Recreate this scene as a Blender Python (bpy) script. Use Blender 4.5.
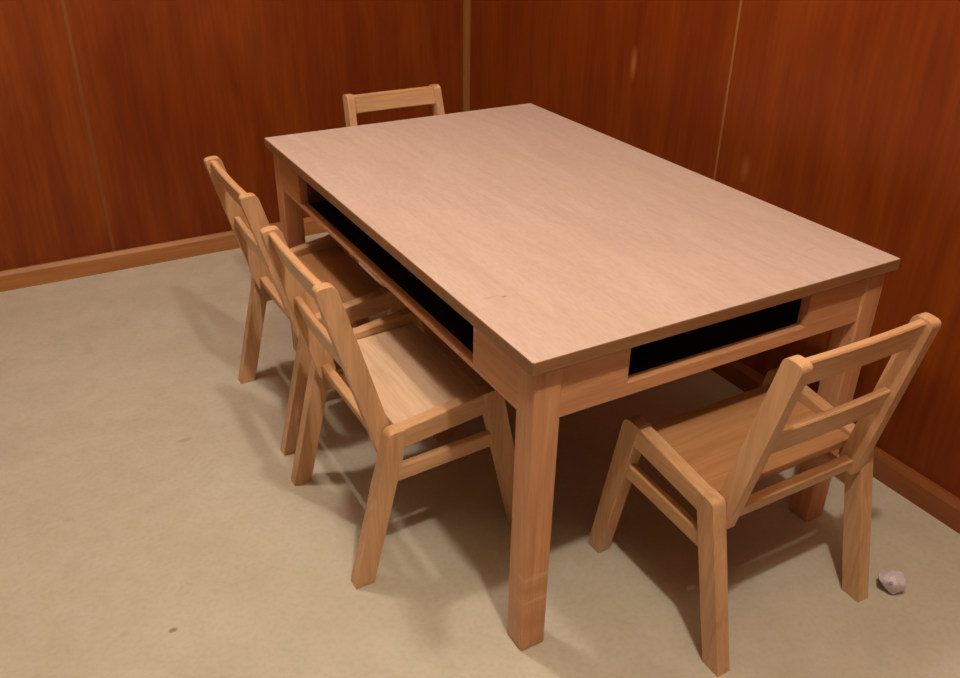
import bpy, bmesh, math, random
from mathutils import Vector, Matrix

for o in list(bpy.data.objects):
    bpy.data.objects.remove(o)
S = bpy.context.scene
COL = S.collection

# ------------------------------------------------------------------ camera
az, pitch, roll = math.radians(60.0688), math.radians(-29.1457), 0.0167
f = Vector((math.cos(pitch)*math.cos(az), math.cos(pitch)*math.sin(az), math.sin(pitch)))
r = f.cross(Vector((0, 0, 1))).normalized()
u = r.cross(f)
r2 = math.cos(roll)*r + math.sin(roll)*u
u2 = -math.sin(roll)*r + math.cos(roll)*u
cd = bpy.data.cameras.new('camera')
cam = bpy.data.objects.new('camera', cd)
COL.objects.link(cam)
cd.sensor_width = 36.0
cd.lens = 869.19/960*36.0
cd.clip_start = 0.02
cam.matrix_world = Matrix(((r2.x, u2.x, -f.x, -0.6032), (r2.y, u2.y, -f.y, -0.8934),
                           (r2.z, u2.z, -f.z, 1.2586), (0, 0, 0, 1)))
S.camera = cam

# ------------------------------------------------------------------ world and lamps
w = bpy.data.worlds.new('world')
S.world = w
w.use_nodes = True
w.node_tree.nodes['Background'].inputs['Color'].default_value = (1.0, 0.62, 0.40, 1)
w.node_tree.nodes['Background'].inputs['Strength'].default_value = 0.09


def lamp(name, loc, watts, color, radius):
    d = bpy.data.lights.new(name, 'POINT')
    d.energy = watts
    d.color = color
    d.shadow_soft_size = radius
    o = bpy.data.objects.new(name, d)
    o.location = loc
    COL.objects.link(o)


lamp('ceiling_bulb_near', (-0.107, -0.625, 2.2), 62, (1.0, 0.90, 0.79), 0.035)
lamp('ceiling_bulb_far', (-0.38, 1.02, 2.3), 46, (1.0, 0.90, 0.84), 0.08)

S.view_settings.view_transform = 'Standard'
S.view_settings.look = 'None'
S.view_settings.exposure = 0.0
S.view_settings.gamma = 1.0
S.view_settings.use_curve_mapping = False


# ------------------------------------------------------------------ materials
def new_mat(name, rough, spec=0.5):
    m = bpy.data.materials.new(name)
    m.use_nodes = True
    nt = m.node_tree
    b = nt.nodes['Principled BSDF']
    b.inputs['Roughness'].default_value = rough
    b.inputs['Specular IOR Level'].default_value = spec
    return m, nt, b


def nd(nt, t, **kw):
    n = nt.nodes.new(t)
    for k, v in kw.items():
        setattr(n, k, v)
    return n


def noise(nt, coord, scale, detail=4, stretch=(1, 1, 1), dist=0.0):
    mp = nd(nt, 'ShaderNodeMapping')
    mp.inputs['Scale'].default_value = stretch
    nt.links.new(coord, mp.inputs['Vector'])
    n = nd(nt, 'ShaderNodeTexNoise')
    n.inputs['Scale'].default_value = scale
    n.inputs['Detail'].default_value = detail
    n.inputs['Distortion'].default_value = dist
    nt.links.new(mp.outputs[0], n.inputs['Vector'])
    return n.outputs['Fac']


def ramp(nt, fac, stops):
    rp = nd(nt, 'ShaderNodeValToRGB')
    el = rp.color_ramp.elements
    while len(el) < len(stops):
        el.new(0.5)
    for e, (p, c) in zip(el, stops):
        e.position = p
        e.color = (*c, 1)
    nt.links.new(fac, rp.inputs['Fac'])
    return rp.outputs['Color']


def mix(nt, fac, a, b, mode='MIX'):
    m = nd(nt, 'ShaderNodeMix', data_type='RGBA', blend_type=mode)
    for sock, v in ((m.inputs[0], fac), (m.inputs[6], a), (m.inputs[7], b)):
        if isinstance(v, (int, float)):
            sock.default_value = v
        elif isinstance(v, tuple):
            sock.default_value = (*v, 1)
        else:
            nt.links.new(v, sock)
    return m.outputs[2]


def spot(nt, coord, centre, radii, strength=1.0, soft=0.5):
    """mask of one mark: an ellipsoid about `centre` in the given coordinates"""
    mp = nd(nt, 'ShaderNodeMapping', vector_type='POINT')
    mp.inputs['Location'].default_value = tuple(-c/q for c, q in zip(centre, radii))
    mp.inputs['Scale'].default_value = tuple(1.0/q for q in radii)
    nt.links.new(coord, mp.inputs['Vector'])
    ln = nd(nt, 'ShaderNodeVectorMath', operation='LENGTH')
    nt.links.new(mp.outputs[0], ln.inputs[0])
    mr = nd(nt, 'ShaderNodeMapRange')
    mr.inputs['From Min'].default_value = 1.0
    mr.inputs['From Max'].default_value = 1.0 - soft
    mr.inputs['To Min'].default_value = 0.0
    mr.inputs['To Max'].default_value = strength
    nt.links.new(ln.outputs['Value'], mr.inputs['Value'])
    return mr.outputs['Result']


def obj_coord(nt):
    return nd(nt, 'ShaderNodeTexCoord').outputs['Object']


def bump(nt, b, fac, strength, dist=0.001):
    bp = nd(nt, 'ShaderNodeBump')
    bp.inputs['Strength'].default_value = strength
    bp.inputs['Distance'].default_value = dist
    nt.links.new(fac, bp.inputs['Height'])
    nt.links.new(bp.outputs[0], b.inputs['Normal'])


def wood(name, lo, hi, axis, rough=0.38, scale=9, marks=()):
    m, nt, b = new_mat(name, rough, 0.4)
    co = obj_coord(nt)
    st = [5.0, 5.0, 5.0]
    st['xyz'.index(axis)] = 0.45
    n1 = noise(nt, co, scale, 5, tuple(st), 0.6)
    st2 = [22.0, 22.0, 22.0]
    st2['xyz'.index(axis)] = 1.2
    n2 = noise(nt, co, scale, 3, tuple(st2))
    mid = tuple((a+c)/2 for a, c in zip(lo, hi))
    c = ramp(nt, n1, [(0.30, lo), (0.52, mid), (0.72, hi)])
    fine = ramp(nt, n2, [(0.35, (0.86, 0.84, 0.80)), (0.6, (1, 1, 1))])
    c = mix(nt, 0.7, c, fine, 'MULTIPLY')
    for centre, radii, col, strength in marks:
        c = mix(nt, spot(nt, co, centre, radii, strength), c, col)
    nt.links.new(c, b.inputs['Base Color'])
    bump(nt, b, n2, 0.08)
    return m


CH_LO, CH_HI = (0.60, 0.335, 0.160), (0.76, 0.465, 0.250)
M = {}
for a in 'xyz':
    M['maple_'+a] = wood('maple_grain_'+a, CH_LO, CH_HI, a, 0.30)
M['seat_orange'] = wood('dark_orange_seat', (0.46, 0.225, 0.090), (0.58, 0.310, 0.140), 'x', 0.34)  # darker, more orange base colour for all seats but the pale one
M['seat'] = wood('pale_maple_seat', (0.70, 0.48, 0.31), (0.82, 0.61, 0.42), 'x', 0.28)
TB_LO, TB_HI = (0.60, 0.290, 0.135), (0.76, 0.400, 0.205)
for a in 'xyz':
    M['table_'+a] = wood('table_wood_grain_'+a, TB_LO, TB_HI, a, 0.42)
M['scuffed_leg'] = wood('table_leg_wood_scuffed', TB_LO, TB_HI, 'z', 0.42, marks=[
    ((0.04, 0.02, 0.172), (0.05, 0.05, 0.008), (0.86, 0.60, 0.40), 0.28),
    ((0.05, 0.02, 0.118), (0.05, 0.05, 0.006), (0.86, 0.60, 0.40), 0.28),
    ((0.05, 0.02, 0.145), (0.05, 0.04, 0.014), (0.42, 0.19, 0.08), 0.3),
    ((0.05, 0.02, 0.070), (0.05, 0.04, 0.030), (0.42, 0.19, 0.08), 0.3)])
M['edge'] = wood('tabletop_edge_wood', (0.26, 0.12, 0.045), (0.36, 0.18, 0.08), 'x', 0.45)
M['end_grain'] = wood('slot_end_wood', (0.20, 0.11, 0.06), (0.28, 0.16, 0.09), 'x', 0.5)


def mat_top():
    m, nt, b = new_mat('tabletop_laminate', 0.42, 0.4)
    co = obj_coord(nt)
    n1 = noise(nt, co, 7, 5, (4.0, 0.6, 1), 0.8)
    n2 = noise(nt, co, 60, 3, (3.0, 0.8, 1))
    c = ramp(nt, n1, [(0.3, (0.58, 0.440, 0.370)), (0.7, (0.65, 0.510, 0.440))])
    c = mix(nt, 0.6, c, ramp(nt, n2, [(0.38, (0.90, 0.88, 0.84)), (0.58, (1, 1, 1))]), 'MULTIPLY')
    for ce, ra, col, s in [
        ((0.074, 0.206, 0.62), (0.0065, 0.0035, 0.01), (0.22, 0.16, 0.10), 0.75),
        ((0.050, 0.214, 0.62), (0.020, 0.004, 0.01), (0.45, 0.30, 0.20), 0.45),
        ((0.459, 0.670, 0.62), (0.007, 0.005, 0.01), (0.40, 0.26, 0.16), 0.5),
        ((0.30, 0.98, 0.62), (0.005, 0.012, 0.01), (0.40, 0.26, 0.16), 0.3),
        ((0.69, 0.11, 0.62), (0.02, 0.004, 0.01), (0.42, 0.28, 0.18), 0.3)]:
        c = mix(nt, spot(nt, co, ce, ra, s), c, col)
    nt.links.new(c, b.inputs['Base Color'])
    return m


M['top'] = mat_top()


def mat_floor():
    m, nt, b = new_mat('cream_vinyl_floor', 0.5, 0.3)
    co = obj_coord(nt)
    n1 = noise(nt, co, 5, 5)
    n2 = noise(nt, co, 90, 3)
    n3 = noise(nt, co, 22, 4)
    c = ramp(nt, n1, [(0.3, (0.560, 0.515, 0.412)), (0.7, (0.63, 0.588, 0.480))])
    c = mix(nt, 0.5, c, ramp(nt, n2, [(0.36, (0.90, 0.88, 0.84)), (0.55, (1, 1, 1))]), 'MULTIPLY')
    c = mix(nt, 0.5, c, ramp(nt, n3, [(0.36, (0.90, 0.92, 0.84)), (0.6, (1, 1, 1))]), 'MULTIPLY')
    for ce, ra, col, s in [
        ((-0.520, 0.368, 0), (0.010, 0.007, 0.05), (0.22, 0.16, 0.10), 0.8),
        ((-0.362, 0.960, 0), (0.022, 0.010, 0.05), (0.40, 0.30, 0.19), 0.6),
        ((-0.649, 0.784, 0), (0.012, 0.010, 0.05), (0.42, 0.32, 0.2), 0.4),
        ((-0.60, 0.40, 0), (0.012, 0.008, 0.05), (0.45, 0.34, 0.22), 0.4),
        ((-0.50, 1.55, 0), (0.014, 0.05, 0.05), (0.5, 0.40, 0.27), 0.35)]:
        c = mix(nt, spot(nt, co, ce, ra, s), c, col)
    nt.links.new(c, b.inputs['Base Color'])
    return m


M['floor'] = mat_floor()


def mat_panel(name, axis, lo, hi, marks=()):
    """varnished reddish-brown plywood, grain running up the wall"""
    m, nt, b = new_mat(name, 0.42, 0.22)
    co = obj_coord(nt)
    n1 = noise(nt, co, 3.2, 6, (2.2, 2.2, 0.45), 1.4)
    n2 = noise(nt, co, 14, 4, (5, 5, 0.35), 0.4)
    n3 = noise(nt, co, 1.3, 3)
    mid = tuple((a+c)/2 for a, c in zip(lo, hi))
    c = ramp(nt, n1, [(0.28, lo), (0.5, mid), (0.74, hi)])
    c = mix(nt, 0.55, c, ramp(nt, n2, [(0.34, (0.70, 0.62, 0.55)), (0.62, (1, 1, 1))]), 'MULTIPLY')
    c = mix(nt, 0.6, c, ramp(nt, n3, [(0.34, (0.82, 0.72, 0.7)), (0.62, (1, 1, 1))]), 'MULTIPLY')
    for ce, ra, col, s in marks:
        c = mix(nt, spot(nt, co, ce, ra, s, 0.8), c, col)
    nt.links.new(c, b.inputs['Base Color'])
    bump(nt, b, n2, 0.05)
    return m


P_LO, P_HI = (0.190, 0.031, 0.0032), (0.280, 0.062, 0.0062)
M['panel_back'] = mat_panel('plywood_back', 'x', P_LO, P_HI)
M['panel_right'] = mat_panel('plywood_right', 'y', P_LO, P_HI, marks=[
    ((1.01, 1.097, 0.745), (0.1, 0.017, 0.055), (0.50, 0.20, 0.060), 0.6),
    ((1.01, 0.620, 0.575), (0.1, 0.018, 0.045), (0.42, 0.15, 0.040), 0.5)])
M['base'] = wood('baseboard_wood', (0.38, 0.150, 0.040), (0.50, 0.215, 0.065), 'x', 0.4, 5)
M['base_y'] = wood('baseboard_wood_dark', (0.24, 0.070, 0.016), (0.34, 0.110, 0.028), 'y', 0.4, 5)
M['corner'] = wood('corner_moulding_wood', (0.25, 0.090, 0.022), (0.32, 0.125, 0.035), 'z', 0.4, 5)
M['seam'] = wood('panel_joint_filler', (0.26, 0.090, 0.022), (0.36, 0.150, 0.045), 'z', 0.45, 5)
M['seam_dim'] = wood('panel_joint_filler_dim', (0.21, 0.062, 0.011), (0.27, 0.088, 0.018), 'z', 0.45, 5)


def plain(name, col, rough, var=0.1):
    m, nt, b = new_mat(name, rough, 0.3)
    n = noise(nt, obj_coord(nt), 30, 3)
    nt.links.new(ramp(nt, n, [(0.3, tuple(c*(1-var) for c in col)), (0.7, col)]), b.inputs['Base Color'])
    return m


M['black'] = plain('near_black_compartment', (0.010, 0.008, 0.009), 0.6)  # near-black base colour for all boards inside the slots
M['ceiling'] = plain('ceiling_paint', (0.66, 0.52, 0.36), 0.8, 0.04)
M['paper'] = plain('crumpled_white_paper', (0.84, 0.76, 0.84), 0.8, 0.08)
M['ink'] = plain('violet_ink', (0.42, 0.35, 0.48), 0.7)


# ------------------------------------------------------------------ mesh helpers
def obj(name, bm, m, parent=None):
    me = bpy.data.meshes.new(name)
    bmesh.ops.recalc_face_normals(bm, faces=bm.faces)
    bm.to_mesh(me)
    bm.free()
    for mm in (m if isinstance(m, (list, tuple)) else [m]):
        me.materials.append(mm)
    o = bpy.data.objects.new(name, me)
    COL.objects.link(o)
    if parent:
        o.parent = parent
    return o


def bevel(bm, w, seg=2):
    if w > 0:
        bmesh.ops.bevel(bm, geom=list(bm.edges), offset=w, segments=seg, profile=0.5,
                        affect='EDGES', clamp_overlap=True)


def add(dst, src):
    me = bpy.data.meshes.new('tmp')
    src.to_mesh(me)
    src.free()
    dst.from_mesh(me)
    bpy.data.meshes.remove(me)


def box(bm, x0, x1, y0, y1, z0, z1, bv=0.002):
    t = bmesh.new()
    bmesh.ops.create_cube(t, size=1)
    for v in t.verts:
        v.co = Vector(((x0+x1)/2 + v.co.x*(x1-x0), (y0+y1)/2 + v.co.y*(y1-y0), (z0+z1)/2 + v.co.z*(z1-z0)))
    bevel(t, bv)
    add(bm, t)
    return bm


def prism(bm, prof, x0, x1, plane='yz', bv=0.003, seg=2):
    """extrude a closed outline; plane 'yz' runs along x, 'xy' along z"""
    t = bmesh.new()
    mk = (lambda p, q: Vector((q, p[0], p[1]))) if plane == 'yz' else (lambda p, q: Vector((p[0], p[1], q)))
    a = [t.verts.new(mk(p, x0)) for p in prof]
    b = [t.verts.new(mk(p, x1)) for p in prof]
    t.faces.new(a)
    t.faces.new(b)
    n = len(prof)
    for i in range(n):
        t.faces.new((a[i], a[(i+1) % n], b[(i+1) % n], b[i]))
    bmesh.ops.recalc_face_normals(t, faces=t.faces)
    bevel(t, bv, seg)
    add(bm, t)
    return bm


def round_corners(prof, radii, n=5):
    """replace given corners of an outline by arcs"""
    out = []
    k = len(prof)
    for i, p in enumerate(prof):
        rr = radii.get(i, 0)
        if not rr:
            out.append(p)
            continue
        P = Vector(p)
        A = (Vector(prof[i-1]) - P).normalized()*rr
        B = (Vector(prof[(i+1) % k]) - P).normalized()*rr
        for j in range(n+1):
            t = j/n
            q = (1-t)**2*(P+A) + 2*t*(1-t)*P + t*t*(P+B)
            out.append((q.x, q.y))
    return out


def thing(name, label, cat, loc, rz=0, group=None):
    o = bpy.data.objects.new(name, None)
    COL.objects.link(o)
    o.empty_display_size = 0.1
    o.location = loc
    o.rotation_euler = (0, 0, rz)
    o['label'] = label
    o['category'] = cat
    if group:
        o['group'] = group
    return o


def struct(name, bm, m):
    o = obj(name, bm, m)
    o['kind'] = 'structure'
    return o


# ------------------------------------------------------------------ the room
XR, YB, XL, YN, ZC = 1.031, 2.0745, -2.6, -2.4, 2.42     # wall planes
BT = 0.015                                                # baseboard thickness
struct('floor', box(bmesh.new(), XL, XR+0.1, YN, YB+0.1, -0.1, 0.0, 0), M['floor'])
struct('ceiling', box(bmesh.new(), XL, XR+0.1, YN, YB+0.1, ZC, ZC+0.1, 0), M['ceiling'])
struct('wall_back', box(bmesh.new(), XL, XR, YB, YB+0.1, 0, ZC, 0), M['panel_back'])
struct('wall_right', box(bmesh.new(), XR, XR+0.1, YN, YB+0.1, 0, ZC, 0), M['panel_right'])


def baseboard_profile(h, BT=BT):
    p = [(0, 0), (-BT, 0), (-BT, h*0.80), (-BT*0.72, h*0.90), (-BT*0.45, h), (0, h)]
    return p


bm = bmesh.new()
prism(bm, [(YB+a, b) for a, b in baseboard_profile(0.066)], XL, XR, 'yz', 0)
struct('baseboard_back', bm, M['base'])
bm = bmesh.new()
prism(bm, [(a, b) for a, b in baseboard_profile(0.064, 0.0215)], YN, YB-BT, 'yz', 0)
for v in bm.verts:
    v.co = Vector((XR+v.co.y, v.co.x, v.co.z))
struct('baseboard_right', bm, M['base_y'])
# quarter-round moulding up the corner
bm = bmesh.new()
q = 0.020
arc = [(XR, YB)] + [(XR - q*math.cos(t*math.pi/16), YB - q*math.sin(t*math.pi/16)) for t in range(9)]
prism(bm, arc, 0.066, ZC, 'xy', 0)
struct('trim_1', bm, M['corner'])
bm = box(bmesh.new(), XR-0.0015, XR, 0.716, 0.7225, 0.064, ZC, 0.0004)
struct('trim_2', bm, M['seam'])
bm = box(bmesh.new(), -0.336, -0.326, YB-0.0012, YB, 0.066, ZC, 0.0004)
struct('trim_3', bm, M['seam_dim'])

# ------------------------------------------------------------------ the table
TW, TL, TH = 0.804, 1.2749, 0.62
ZS, ZA, ZO, ZL = 0.596, 0.492, 0.517, 0.501        # slab underside, apron bottom, slot bottom
IN = 0.016                              # overhang
OUT = 0.007                             # overhang on the wall side
LG = 0.051                              # leg section
table = thing('table', 'large pale-topped wooden activity table with open slots in its sides, in the room corner',
              'table', (0, 0, 0))
bm = bmesh.new()
box(bm, 0, TW, 0, TL, ZS, TH, 0.0025)
bm.normal_update()
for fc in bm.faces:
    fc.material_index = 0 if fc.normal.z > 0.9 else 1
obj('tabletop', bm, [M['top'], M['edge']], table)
for k, (x0, y0) in enumerate(((IN, IN), (TW-OUT-LG, IN), (TW-OUT-LG, TL-OUT-LG), (IN, TL-OUT-LG))):
    bm = box(bmesh.new(), x0, x0+LG, y0, y0+LG, 0, ZS, 0.004)
    obj('leg', bm, M['scuffed_leg'] if k == 0 else M['table_z'], table)
AT = 0.020
AI = IN + 0.004                          # apron face sits just behind the leg face
xa, xb, ya, yb = IN+LG, TW-OUT-LG, IN+LG, TL-OUT-LG
SX0, SX1, SY0, SY1 = 0.198, 0.603, 0.212, 1.085   # slots
for y0 in (AI, TL-OUT-0.004-AT):
    bm = bmesh.new()
    box(bm, xa, xb, y0, y0+AT, ZA, ZO, 0.0015)
    box(bm, xa, SX0, y0, y0+AT, ZO, ZS, 0.0005)
    box(bm, SX1, xb, y0, y0+AT, ZO, ZS, 0.0005)
    obj('apron', bm, M['table_x'], table)
for x0 in (AI, TW-OUT-0.004-AT):
    bm = bmesh.new()
    box(bm, x0, x0+AT, ya, yb, ZA, ZL, 0.0015)
    box(bm, x0, x0+AT, ya, SY0, ZL, ZS, 0.0005)
    box(bm, x0, x0+AT, SY1, yb, ZL, ZS, 0.0005)
    obj('apron', bm, M['table_y'], table)
# dark book compartment behind the slots
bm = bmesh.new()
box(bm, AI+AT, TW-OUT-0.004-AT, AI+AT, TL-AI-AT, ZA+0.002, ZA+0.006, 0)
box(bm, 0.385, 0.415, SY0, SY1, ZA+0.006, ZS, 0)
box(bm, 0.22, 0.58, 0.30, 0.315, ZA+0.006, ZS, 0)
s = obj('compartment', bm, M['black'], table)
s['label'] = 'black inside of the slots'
for y0 in (SY1+0.002,):
    bm = box(bmesh.new(), AI+AT, TW-OUT-0.004-AT, y0, y0+0.012, ZA+0.006, ZS, 0)
    obj('divider', bm, M['end_grain'], table)

# ------------------------------------------------------------------ the chairs
CHAIR_GROUP = 'small wooden chairs around the table'


def lerp(a, b, t):
    return a + (b-a)*t


def tilt(z):
    return 0.014*max(0.0, (z-0.29)/0.35)


def make_chair(label, loc, rz, rack=0.0, splay=0.0, lean=0.0):
    """rack: sideways lean of an old loose frame; splay: extra rake of the rear feet; lean: of the back"""
    t = thing('child_chair', label, 'chair', loc, rz, CHAIR_GROUP)
    LI, LO = 0.167, 0.196        # leg inner and outer side
    PI_, PO = 0.145, 0.1675      # back post
    # seat board held between the side rails
    seat = [(-LI, 0.298), (LI, 0.298), (LI, 0.100), (-LI, 0.100)]
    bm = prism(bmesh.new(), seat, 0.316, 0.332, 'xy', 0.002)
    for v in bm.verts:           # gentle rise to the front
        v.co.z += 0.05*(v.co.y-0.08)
    st_ = obj('seat', bm, M['seat_orange'], t)
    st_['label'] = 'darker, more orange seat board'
    rear = [(0.0-splay, 0), (0.040-splay, 0), (0.112, 0.328), (0.106, 0.341), (0.074, 0.339)]
    front = [(0.353, 0), (0.391, 0), (0.314, 0.360), (0.302, 0.371), (0.269, 0.368)]
    for sx in (-1, 1):
        a, b = sorted((sx*LI, sx*LO))
        bm = prism(bmesh.new(), round_corners(rear, {3: 0.006, 4: 0.010}), a, b, 'yz', 0.003)
        obj('leg', bm, M['maple_z'], t)
        bm = prism(bmesh.new(), round_corners(front, {2: 0.006, 3: 0.008}), a, b, 'yz', 0.003)
        obj('leg', bm, M['maple_z'], t)
        rail = [(0.102, 0.300), (0.282, 0.322), (0.276, 0.3682), (0.102, 0.3412)]
        bm = prism(bmesh.new(), rail, a+0.001, b-0.001, 'yz', 0.003)
        obj('side_rail', bm, M['maple_y'], t)
        c, d = sorted((sx*0.173, sx*0.190))
        st = [(0.072, 0.222), (0.318, 0.236), (0.312, 0.269), (0.078, 0.256)]
        bm = prism(bmesh.new(), st, c, d, 'yz', 0.004)
        obj('stretcher', bm, M['maple_y'], t)
        c, d = sorted((sx*PI_, sx*PO))
        post = [(0.066, 0.274), (0.103, 0.288), (0.025-lean, 0.636), (-0.013-lean, 0.633)]
        bm = prism(bmesh.new(), round_corners(post, {2: 0.014, 3: 0.014, 0: 0.006, 1: 0.006}), c, d, 'yz', 0.003)
        for v in bm.verts:       # the posts close in slightly towards the top
            v.co.x -= sx*tilt(v.co.z)
        obj('back_post', bm, M['maple_z'], t)

    def slat(name, z0, z1, off, th, bow):
        """a board between the posts, leaning with them and curved backwards a little"""
        bm = bmesh.new()
        n = 10
        ring = []
        for i in range(n+1):
            hw = PI_ + 0.003 - tilt((z0+z1)/2)
            x = lerp(-hw, hw, i/n)
            d = -bow*(1-(x/PI_)**2)
            pts = []
            c = 0.0028
            for z, e in ((z0, c), (z0+c, 0), (z1-c, 0), (z1, c), (z1, th-c), (z1-c, th), (z0+c, th), (z0, th-c)):
                yc = lerp(0.065, -0.013-lean, (z-0.274)/(0.635-0.274)) + off + d
                pts.append(bm.verts.new((x, yc+e, z)))
            ring.append(pts)
        bm.faces.new(ring[0])
        bm.faces.new(ring[-1])
        for i in range(n):
            for j in range(8):
                bm.faces.new((ring[i][j], ring[i][(j+1) % 8], ring[i+1][(j+1) % 8], ring[i+1][j]))
        obj(name, bm, M['maple_x'], t)
    slat('back_slat', 0.580, 0.630, 0.012, 0.016, 0.004)
    slat('back_slat', 0.434, 0.484, 0.012, 0.015, 0.004)
    slat('rear_rail', 0.280, 0.309, 0.012, 0.021, 0.0)
    for ch in t.children:
        for v in ch.data.vertices:
            v.co.x += rack*v.co.z
    return t


def copy_chair(src, label, loc, rz):
    c = src.copy()
    COL.objects.link(c)
    c.location = loc
    c.rotation_euler = (0, 0, rz)
    c['label'] = label
    for ch in list(src.children):
        k = ch.copy()
        COL.objects.link(k)
        k.parent = c
    return c


R = math.radians
front_chair = make_chair('small wooden ladder-back chair at the near short end of the table, beside the paper scrap',
                         (0.487, -0.198, 0), 0, rack=-0.025)
side_chair = make_chair('small wooden chair at the long side of the table, nearest to the scuffed table leg',
                        (-0.176, 0.496, 0), R(-90), splay=0.010, lean=0.016)
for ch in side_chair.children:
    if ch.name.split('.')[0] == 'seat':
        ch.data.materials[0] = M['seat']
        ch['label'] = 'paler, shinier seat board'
for label, loc, rz in (
    ('small wooden chair on the long side, behind another and nearer the back wall', (-0.161, 0.980, 0), R(-90)),
    ('small wooden chair at the far short end, only its back top in view', (0.483, 1.540, 0), R(180)),
):
    twin = copy_chair(side_chair, label, loc, rz)
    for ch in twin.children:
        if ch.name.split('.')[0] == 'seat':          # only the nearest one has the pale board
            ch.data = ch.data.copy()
            ch.data.materials[0] = M['seat_orange']
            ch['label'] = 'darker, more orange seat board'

# ------------------------------------------------------------------ the paper scrap
scrap = thing('paper_scrap', 'tiny crumpled white paper scrap lying on the floor beside the chair leg', 'paper',
              (0.740, -0.206, 0), R(20))
random.seed(4)
bm = bmesh.new()
bmesh.ops.create_icosphere(bm, subdivisions=3, radius=1)
dirs = [Vector((random.uniform(-1, 1), random.uniform(-1, 1), random.uniform(-0.8, 1))).normalized() for _ in range(16)]
for v in bm.verts:               # crumpled into flat facets with sharp folds
    n = v.co.normalized()
    rr = min(0.80/max(0.05, n.dot(d)) for d in dirs)
    rr = min(rr, 1.35)*random.uniform(0.96, 1.03)
    v.co = Vector((n.x*rr*0.0265, n.y*rr*0.0240, n.z*rr*0.0250))
zmin = min(v.co.z for v in bm.verts)
for v in bm.verts:
    v.co.z = max(v.co.z - zmin - 0.002, 0.0003)
top = max((v for v in bm.verts), key=lambda v: 0.62*v.co.z - 0.09*v.co.y - 0.78*v.co.x)
tip = top.co.copy()
obj('sheet', bm, M['paper'], scrap)
bm = bmesh.new()
bmesh.ops.create_icosphere(bm, subdivisions=2, radius=0.0042)
for v in bm.verts:
    v.co += tip + Vector((0.0018, 0.0002, -0.0015))
obj('ink_spot', bm, M['ink'], scrap)
